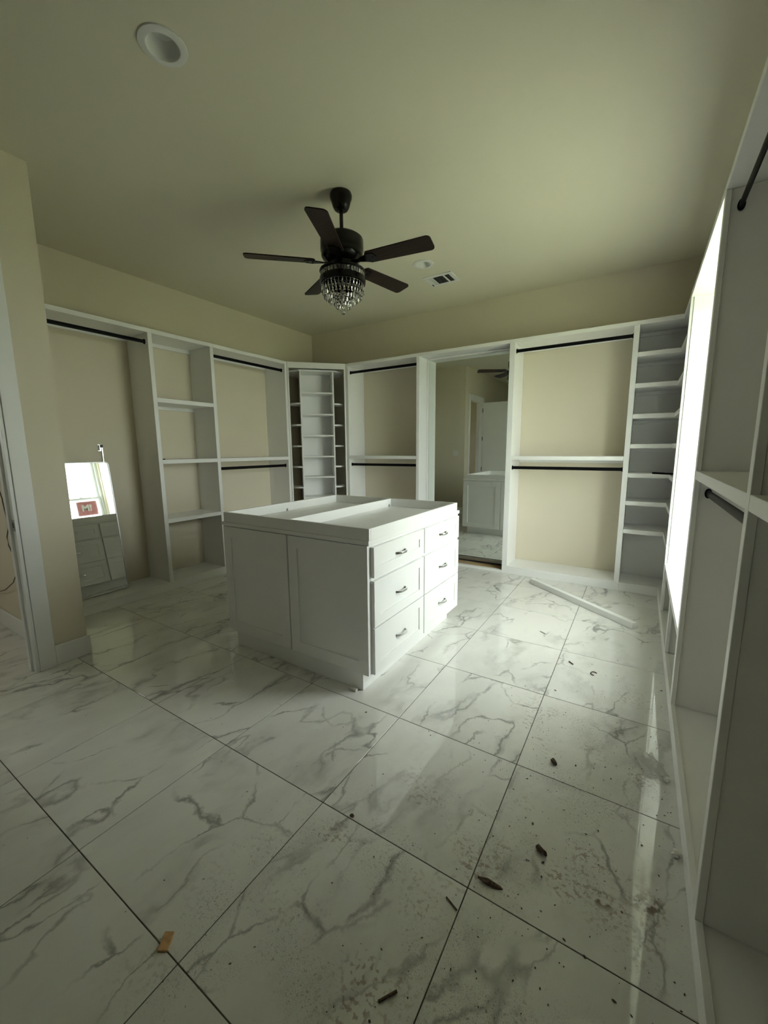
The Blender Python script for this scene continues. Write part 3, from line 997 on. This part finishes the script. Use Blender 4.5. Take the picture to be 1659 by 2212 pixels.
lathe('light_fitter', [(0, 2.6115), (0.155, 2.6115), (0.157, 2.604), (0.150, 2.602), (0.0, 2.602)], (FX, FY, 0), BRONZE, fan, 56)
lathe('band_liner', [(0.138, 2.6015), (0.138, 2.5625)], (FX, FY, 0), BRONZE, fan, 48)
lathe('lower_ring', [(0.136, 2.5620), (0.156, 2.5620), (0.157, 2.552), (0.156, 2.528), (0.150, 2.526), (0.136, 2.528)], (FX, FY, 0), BRONZE, fan, 56)
bm = bmesh.new()
for k in range(40):
    a = 2 * math.pi * k / 40
    Mx = Matrix.Rotation(a, 4, 'Z') @ Matrix.Translation((0.146, 0, 2.582))
    vs_ = [Vector((0.0, sy * 0.0095, sz * 0.0165)) for sy, sz in ((-1, -1), (1, -1), (1, 1), (-1, 1))]
    v = [bm.verts.new(Mx @ p) for p in vs_]
    vi = [bm.verts.new(Mx @ Vector((0.005, p.y * 0.55, p.z * 0.6))) for p in vs_]
    vb = [bm.verts.new(Mx @ Vector((-0.004, p.y * 0.7, p.z * 0.7))) for p in vs_]
    bm.faces.new(vi); bm.faces.new(vb[::-1])
    for q in range(4):
        bm.faces.new((v[q], v[(q + 1) % 4], vi[(q + 1) % 4], vi[q]))
        bm.faces.new((v[(q + 1) % 4], v[q], vb[q], vb[(q + 1) % 4]))
cb = finish('crystal_band', bm, CRYSTAL, (FX, FY, 0), fan)
cb['kind'] = 'stuff'


def crystal(bm, Mx, L, r):
    """teardrop pendant with a bead above it; hangs from z=0 down to -L"""
    prof = [(0.0, 0.0), (r * 0.42, -0.12 * L), (r * 0.75, -0.38 * L), (r, -0.68 * L), (r * 0.6, -0.90 * L), (0.0, -L)]
    n = 6
    rings = []
    for rr, z in prof:
        rings.append([bm.verts.new(Mx @ Vector((0, 0, z)))] if rr == 0 else [bm.verts.new(Mx @ Vector((rr * 0.62 * math.cos(2 * math.pi * q / n), rr * math.sin(2 * math.pi * q / n), z))) for q in range(n)])
    for a, b_ in zip(rings, rings[1:]):
        for q in range(n):
            q2 = (q + 1) % n
            if len(a) == 1: bm.faces.new((a[0], b_[q], b_[q2]))
            elif len(b_) == 1: bm.faces.new((a[q], a[q2], b_[0]))
            else: bm.faces.new((a[q], a[q2], b_[q2], b_[q]))
    bmesh.ops.create_icosphere(bm, subdivisions=1, radius=r * 0.55, matrix=Mx @ Matrix.Translation((0, 0, r * 0.6)))


for rr, n, zt, L, r in ((0.143, 34, 2.512, 0.052, 0.0085), (0.128, 30, 2.480, 0.050, 0.0085), (0.098, 24, 2.452, 0.046, 0.0085), (0.062, 15, 2.430, 0.044, 0.008), (0.048, 12, 2.408, 0.042, 0.008)):
    bm = bmesh.new()
    for k in range(n):
        crystal(bm, Matrix.Rotation(2 * math.pi * k / n, 4, 'Z') @ Matrix.Translation((rr, 0, zt)), L, r)
    o = finish('crystal_tier', bm, CRYSTAL, (FX, FY, 0), fan)
    o['kind'] = 'stuff'
    lathe('tier_ring', [(rr - 0.004, zt + 0.010), (rr + 0.004, zt + 0.010), (rr + 0.004, zt + 0.014), (rr - 0.004, zt + 0.014), (rr - 0.004, zt + 0.010)], (FX, FY, 0), BRONZE, fan, 40, False)
lathe('light_stem', [(0.012, 2.6015), (0.012, 2.40), (0, 2.40)], (FX, FY, 0), CHROME, fan, 16)
bm = bmesh.new()
crystal(bm, Matrix.Translation((0, 0, 2.398)), 0.040, 0.009)
bmesh.ops.create_icosphere(bm, subdivisions=2, radius=0.0165, matrix=Matrix.Translation((0, 0, 2.345)))
finish('crystal_drop', bm, CRYSTAL, (FX, FY, 0), fan)

# ------------------------------------------------------------------ ceiling fittings
for (x, y), lab in ((DOWN[0], 'white recessed downlight in the open ceiling away from the vent'),
                    (DOWN[1], 'white recessed downlight between ceiling fan and vent')):
    t = thing('recessed_downlight', lab, 'ceiling light', (x, y, H), 0, 'recessed downlights in the ceiling')
    lathe('trim_ring', [(0.0625, H + 0.010), (0.0632, H - 0.004), (0.066, H - 0.008), (0.072, H - 0.0095), (0.094, H - 0.005), (0.096, H - 0.0005)], (x, y, 0), LENS, t, 48)
    lathe('baffle', [(0.0622, H + 0.004), (0.058, H + 0.030), (0.052, H + 0.052), (0.047, H + 0.056)], (x, y, 0), LENS, t, 48)
    lathe('lens', [(0.0468, H + 0.056), (0.03, H + 0.0535), (0, H + 0.052)], (x, y, 0), LENS, t, 48)
    lathe('can', [(0.0635, H + 0.0105), (0.066, H + 0.075), (0.0, H + 0.075)], (x, y, 0), STEEL, t, 32)

vt = thing('ceiling_vent', 'white rectangular ceiling vent with two dark louvred openings', 'air vent', (0.367, 3.56, H))
VX0, VX1, VY0, VY1 = 0.212, 0.520, 3.436, 3.686
z0, z1 = H - 0.008, H - 0.0005
ya, yb = VY0 + 0.042, VY1 - 0.034
xs = [(0.252, 0.296), (0.304, 0.412), (0.428, 0.476)]
box('vent_frame', VX0, VX1, VY0, ya, z0, z1, LENS, vt, 0.003)
box('vent_frame', VX0, VX1, yb, VY1, z0, z1, LENS, vt, 0.003)
box('vent_frame', VX0, xs[0][0], ya + 0.0003, yb - 0.0003, z0, z1, LENS, vt, 0.003)
box('vent_frame', xs[2][1], VX1, ya + 0.0003, yb - 0.0003, z0, z1, LENS, vt, 0.003)
for p, q in ((xs[0][1], xs[1][0]), (xs[1][1], xs[2][0])):
    box('vent_frame', p, q, ya + 0.0003, yb - 0.0003, z0, z1, LENS, vt, 0.001)
for si, (p, q) in enumerate(xs):
    box('duct_back', p, q, ya + 0.0003, yb - 0.0003, H - 0.0016, H - 0.0006, LENS if si == 0 else DARKGAP, vt, 0)
    n = 3 if si != 1 else 7
    for k in range(n):
        xx = p + (k + 0.5) * (q - p) / n
        s_ = box('louvre', xx - 0.0022, xx + 0.0022, ya + 0.002, yb - 0.002, z0 + 0.0005, z1 - 0.0015, LENS if si == 0 else DARKGAP, vt, 0)
box('damper_lever', 0.236, 0.242, 3.62, 3.66, z0 - 0.010, z0, STEEL, vt, 0.001)

# ------------------------------------------------------------------ things standing about
# mirror leaning in the first bay
lm = thing('leaning_mirror', 'thin-framed mirror with rounded corners leaning inside the tall hanging bay', 'mirror', (-1.952, 1.145, PL + 0.0008))
lean = math.atan2(0.140, 1.214)
bm = bmesh.new()


def rrect(w, h, r, n=5):
    pts = []
    for cx, cy, a0 in ((w / 2 - r, h - r, 0), (-w / 2 + r, h - r, 90), (-w / 2 + r, r, 180), (w / 2 - r, r, 270)):
        for q in range(n + 1):
            a = math.radians(a0 + 90 * q / n)
            pts.append((cx + r * math.cos(a), cy + r * math.sin(a)))
    return pts


def plate(name, pts, x0, x1, m, parent):
    """flat plate in local y-z, thickness in local x, tipped back by the lean"""
    bm = bmesh.new()
    lo = [bm.verts.new((x0, p[0], p[1])) for p in pts]
    hi = [bm.verts.new((x1, p[0], p[1])) for p in pts]
    bm.faces.new(lo[::-1]); bm.faces.new(hi)
    for q in range(len(pts)):
        bm.faces.new((lo[q], lo[(q + 1) % len(pts)], hi[(q + 1) % len(pts)], hi[q]))
    bmesh.ops.transform(bm, matrix=Matrix.Rotation(-lean, 4, 'Y'), verts=bm.verts[:])
    return finish(name, bm, m, WORG[parent.name], parent)


MW, MH = 0.545, 1.222
# frame: ring
bm = bmesh.new()
po, pi = rrect(MW, MH, 0.035), [(p[0], p[1] + 0.007) for p in rrect(MW - 0.014, MH - 0.014, 0.029)]
rings = [[bm.verts.new((x, p[0], p[1])) for p in pts] for x, pts in ((0.0, po), (0.022, po), (0.022, pi), (0.0, pi))]
for a, b_ in zip(rings, rings[1:] + rings[:1]):
    for q in range(len(po)):
        bm.faces.new((a[q], a[(q + 1) % len(po)], b_[(q + 1) % len(po)], b_[q]))
bmesh.ops.transform(bm, matrix=Matrix.Rotation(-lean, 4, 'Y'), verts=bm.verts[:])
finish('mirror_frame', bm, STEEL, WORG[lm.name], lm)
plate('mirror_glass', [(p[0], p[1] + 0.0075) for p in rrect(MW - 0.015, MH - 0.015, 0.029)], 0.004, 0.0185, DUSTY, lm)

# metal bracket on the wall above it
br = thing('metal_wall_bracket', 'small shiny metal bracket on the beige wall above the leaning mirror', 'bracket', (WXA, 1.385, 1.45))
box('back_plate', WXA + 0.0005, WXA + 0.004, 1.362, 1.398, 1.405, 1.468, CHROME, br, 0.001)
box('clip', WXA + 0.004, WXA + 0.020, 1.368, 1.376, 1.412, 1.462, CHROME, br, 0.002)
box('clip', WXA + 0.004, WXA + 0.026, 1.382, 1.397, 1.440, 1.466, BRONZE, br, 0.002)
box('strap', WXA + 0.004, WXA + 0.010, 1.391, 1.401, 1.300, 1.4395, CHROME, br, 0.001)

# loose length of white moulding on the floor
t = thing('loose_trim_board', 'loose white moulding strip lying on the floor near shoe shelves', 'trim board', (1.795, 3.4635, 0), math.atan2(3.075 - 3.804, 2.24 - 1.31))
Lh = math.hypot(2.24 - 1.31, 3.075 - 3.804) / 2
prism('board', [(-0.030, 0.0008), (0.030, 0.0008), (0.030, 0.034), (0.020, 0.040), (0.016, 0.050), (-0.030, 0.052)], -Lh, Lh, TRIM, t, 0.0012, 'x')
box('bead', -Lh + 0.001, Lh - 0.001, 0.0215, 0.0295, 0.0400, 0.046, TRIM, t, 0.002)

# black rod lying loose on a corner shelf
p0, p1 = Vector((2.300, 3.940, 1.1700)), Vector((2.62, 3.76, 1.1705))
t = thing('loose_rod', 'loose black closet rod lying across a corner shoe shelf', 'closet rod', tuple(p0))
rr_ = sweep('rod_tube', [p0, p1], circ(0.013, 16, 0.0085), BLACK, t)

o = box('cable_clip', -1.790, -1.755, 1.762, 1.790, SH + 0.0004, SH + 0.0095, BLACK, None, 0.002)
tag(o, 'small black clip lying on the open shelf bay middle shelf', 'clip')

# light switch on the return wall
t = thing('light_switch', 'white two-gang light switch on the return wall', 'light switch', (-1.19, 0.682, 1.31))
box('switch_plate', -1.247, -1.133, 0.6825, 0.688, 1.255, 1.370, LENS, t, 0.002)
for x in (-1.215, -1.165):
    box('toggle', x - 0.006, x + 0.006, 0.688, 0.698, 1.302, 1.326, LENS, t, 0.001)

# cables hanging out of the wall in the room beyond
cab = [((-1.76, 0.5255, 1.19), (-1.673, 0.515, 1.13), (-1.619, 0.508, 1.08), (-1.617, 0.512, 0.998), (-1.581, 0.508, 0.87), (-1.637, 0.508, 0.795), (-1.634, 0.510, 0.734), (-1.555, 0.50, 0.702)),
       ((-1.55, 0.50, 0.521), (-1.651, 0.508, 0.452), (-1.877, 0.512, 0.352), (-2.034, 0.515, 0.31), (-2.12, 0.5255, 0.295))]
for pts, lab in zip(cab, ('thin brown cable hanging loose down the side room wall', 'short brown cable end low on the side room wall')):
    o = sweep('wall_cable', pts, circ(0.0035, 8), CABLE)
    tag(o, lab, 'cable', 'loose cables in the side room')

# ------------------------------------------------------------------ debris on the floor


def lump(name, c, size, rot, m, label, cat, seed, group=None, sub=2):
    rnd = random.Random(seed)
    bm = bmesh.new()
    bmesh.ops.create_icosphere(bm, subdivisions=sub, radius=1.0)
    for v in bm.verts:
        v.co *= 1 + rnd.uniform(-0.42, 0.30)
        v.co.x *= size[0]; v.co.y *= size[1]; v.co.z *= size[2]
    zmin = min(v.co.z for v in bm.verts)
    for v in bm.verts:
        v.co.z -= zmin
    o = finish(name, bm, m, (c[0], c[1], 0.0004))
    o.rotation_euler = (0, 0, math.radians(rot))
    return tag(o, label, cat, group)


o = prism('wood_chip', [(0.0, -0.027), (0.025, -0.011), (-0.003, 0.026), (-0.026, 0.012)], 0.0006, 0.007, CHIP, None, 0.001)
o.location.x += 1.146; o.location.y += 0.011
tag(o, 'small orange-brown wood chip on a tile joint', 'wood chip')
o = lump('mud_flake', (1.889, 0.656), (0.036, 0.0095, 0.006), 2, DIRT, 'long dark flake of dried mud on the floor', 'debris', 3)
o = lump('mud_clump', (2.006, 0.856), (0.021, 0.012, 0.009), -32, DIRT, 'thick brown clump of dried mud near the long mud flake', 'debris', 4)
o = lump('mud_clump', (1.970, 1.312), (0.020, 0.010, 0.008), -60, DIRT, 'small brown mud clump with a ragged end', 'debris', 5)
lump('plaster_crumb', (2.405, 1.085), (0.016, 0.014, 0.011), 20, PLASTER, 'rounded white plaster crumb touching the plinth of the window-side bays', 'debris', 6)
lump('plaster_crumb', (2.395, 1.455), (0.018, 0.012, 0.008), 40, PLASTER, 'white plaster crumb beside the plastic scrap', 'debris', 7)
t = prism('wood_shim', [(-0.028, -0.012), (0.024, -0.014), (0.022, 0.010), (-0.018, 0.014)], 0.0006, 0.014, PLASTER, None, 0.002)
t.location.x += 0.868; t.location.y += 1.298
tag(t, 'small white shim poking out at the foot of the island', 'shim')
# plastic scrap: crumpled sheet
bm = bmesh.new()
N = 9
rnd = random.Random(12)
grid = [[None] * N for _ in range(N)]
for i in range(N):
    for j in range(N):
        u, v = i / (N - 1) * 2 - 1, j / (N - 1) * 2 - 1
        k = math.sqrt(max(0.0, 1 - 0.45 * max(u * u, v * v) if abs(u) + abs(v) > 1 else 1))
        grid[i][j] = bm.verts.new((u * 0.064 * k + rnd.uniform(-.004, .004), v * 0.095 * k + rnd.uniform(-.004, .004), 0.004 + 0.012 * (0.5 + 0.5 * math.sin(5 * u + 2 * v)) * rnd.uniform(0.5, 1)))
for i in range(N - 1):
    for j in range(N - 1):
        bm.faces.new((grid[i][j], grid[i + 1][j], grid[i + 1][j + 1], grid[i][j + 1]))
bmesh.ops.solidify(bm, geom=bm.faces[:], thickness=0.0008)
o = finish('plastic_scrap', bm, PLASTIC, (2.335, 1.525, 0.0))
o.rotation_euler = (0, 0, math.radians(25))
tag(o, 'crumpled piece of clear plastic film by the window-side plinth', 'plastic scrap')


def wire(name, pts, r, m, label, cat):
    o = sweep(name, [(p[0], p[1], r + 0.0006) for p in pts], circ(r, 6), m)
    return tag(o, label, cat)


a0 = [(2.052 + 0.018 * math.cos(math.radians(a)), 2.221 + 0.022 * math.sin(math.radians(a))) for a in range(40, 300, 26)]
wire('wire_curl', a0, 0.0025, DIRT, 'C-shaped dark curl of wire on the marble floor', 'debris')
wire('screw', [(1.897, 2.300), (1.925, 2.272)], 0.0035, DIRT, 'short dark screw lying near a tile joint', 'screw')
wire('nail', [(1.640, 2.672), (1.682, 2.646)], 0.0022, DIRT, 'thin dark nail on the marble between island and shelving', 'nail')
a1 = [(1.50 + 0.028 * math.cos(math.radians(a)), 3.80 + 0.02 * math.sin(math.radians(a))) for a in range(-30, 80, 20)]
wire('wood_shaving', a1, 0.004, DIRT, 'curled brown shaving beside the loose white moulding', 'debris')
wire('screw', [(1.784, 0.545), (1.826, 0.528)], 0.003, DIRT, 'dark screw on a tile joint near the mud flake', 'screw')
wire('splinter', [(1.735, 0.225), (1.765, 0.268)], 0.004, DIRT, 'dark wood splinter across the dirt-speckled marble', 'debris')
lump('mud_pellet', (1.36, 0.62), (0.009, 0.007, 0.006), 10, DIRT, 'single dark mud pellet on a tile near the wood chip', 'debris', 21)
# crumbs too many and small to count
bm = bmesh.new()
rnd = random.Random(5)
for k in range(420):
    if rnd.random() < 0.72:
        x, y = rnd.gauss(2.0, 0.28), rnd.gauss(0.95, 0.55)
    elif rnd.random() < 0.5:
        x, y = 2.41 - abs(rnd.gauss(0, 0.035)), rnd.uniform(0.0, 3.6)
    else:
        x, y = rnd.uniform(-0.9, 2.3), rnd.uniform(-0.1, 3.5)
    if x > 2.415 or y < -0.2: continue
    if -0.28 < x < 1.0 and 1.28 < y < 2.62: continue
    s = rnd.uniform(0.0008, 0.0024) * (1.7 if rnd.random() < 0.08 else 1)
    bmesh.ops.create_icosphere(bm, subdivisions=1, radius=1.0, matrix=Matrix.Translation((x, y, 0.0006 + s * 0.5)) @ Matrix.Rotation(rnd.uniform(0, 6.28), 4, 'Z') @ Matrix.Diagonal((s * rnd.uniform(1, 2.2), s, s * 0.55, 1)))
o = finish('floor_crumbs', bm, DIRT, (0, 0, 0))
tag(o, 'scattered dark crumbs and grit over the marble floor', 'debris', kind='stuff')
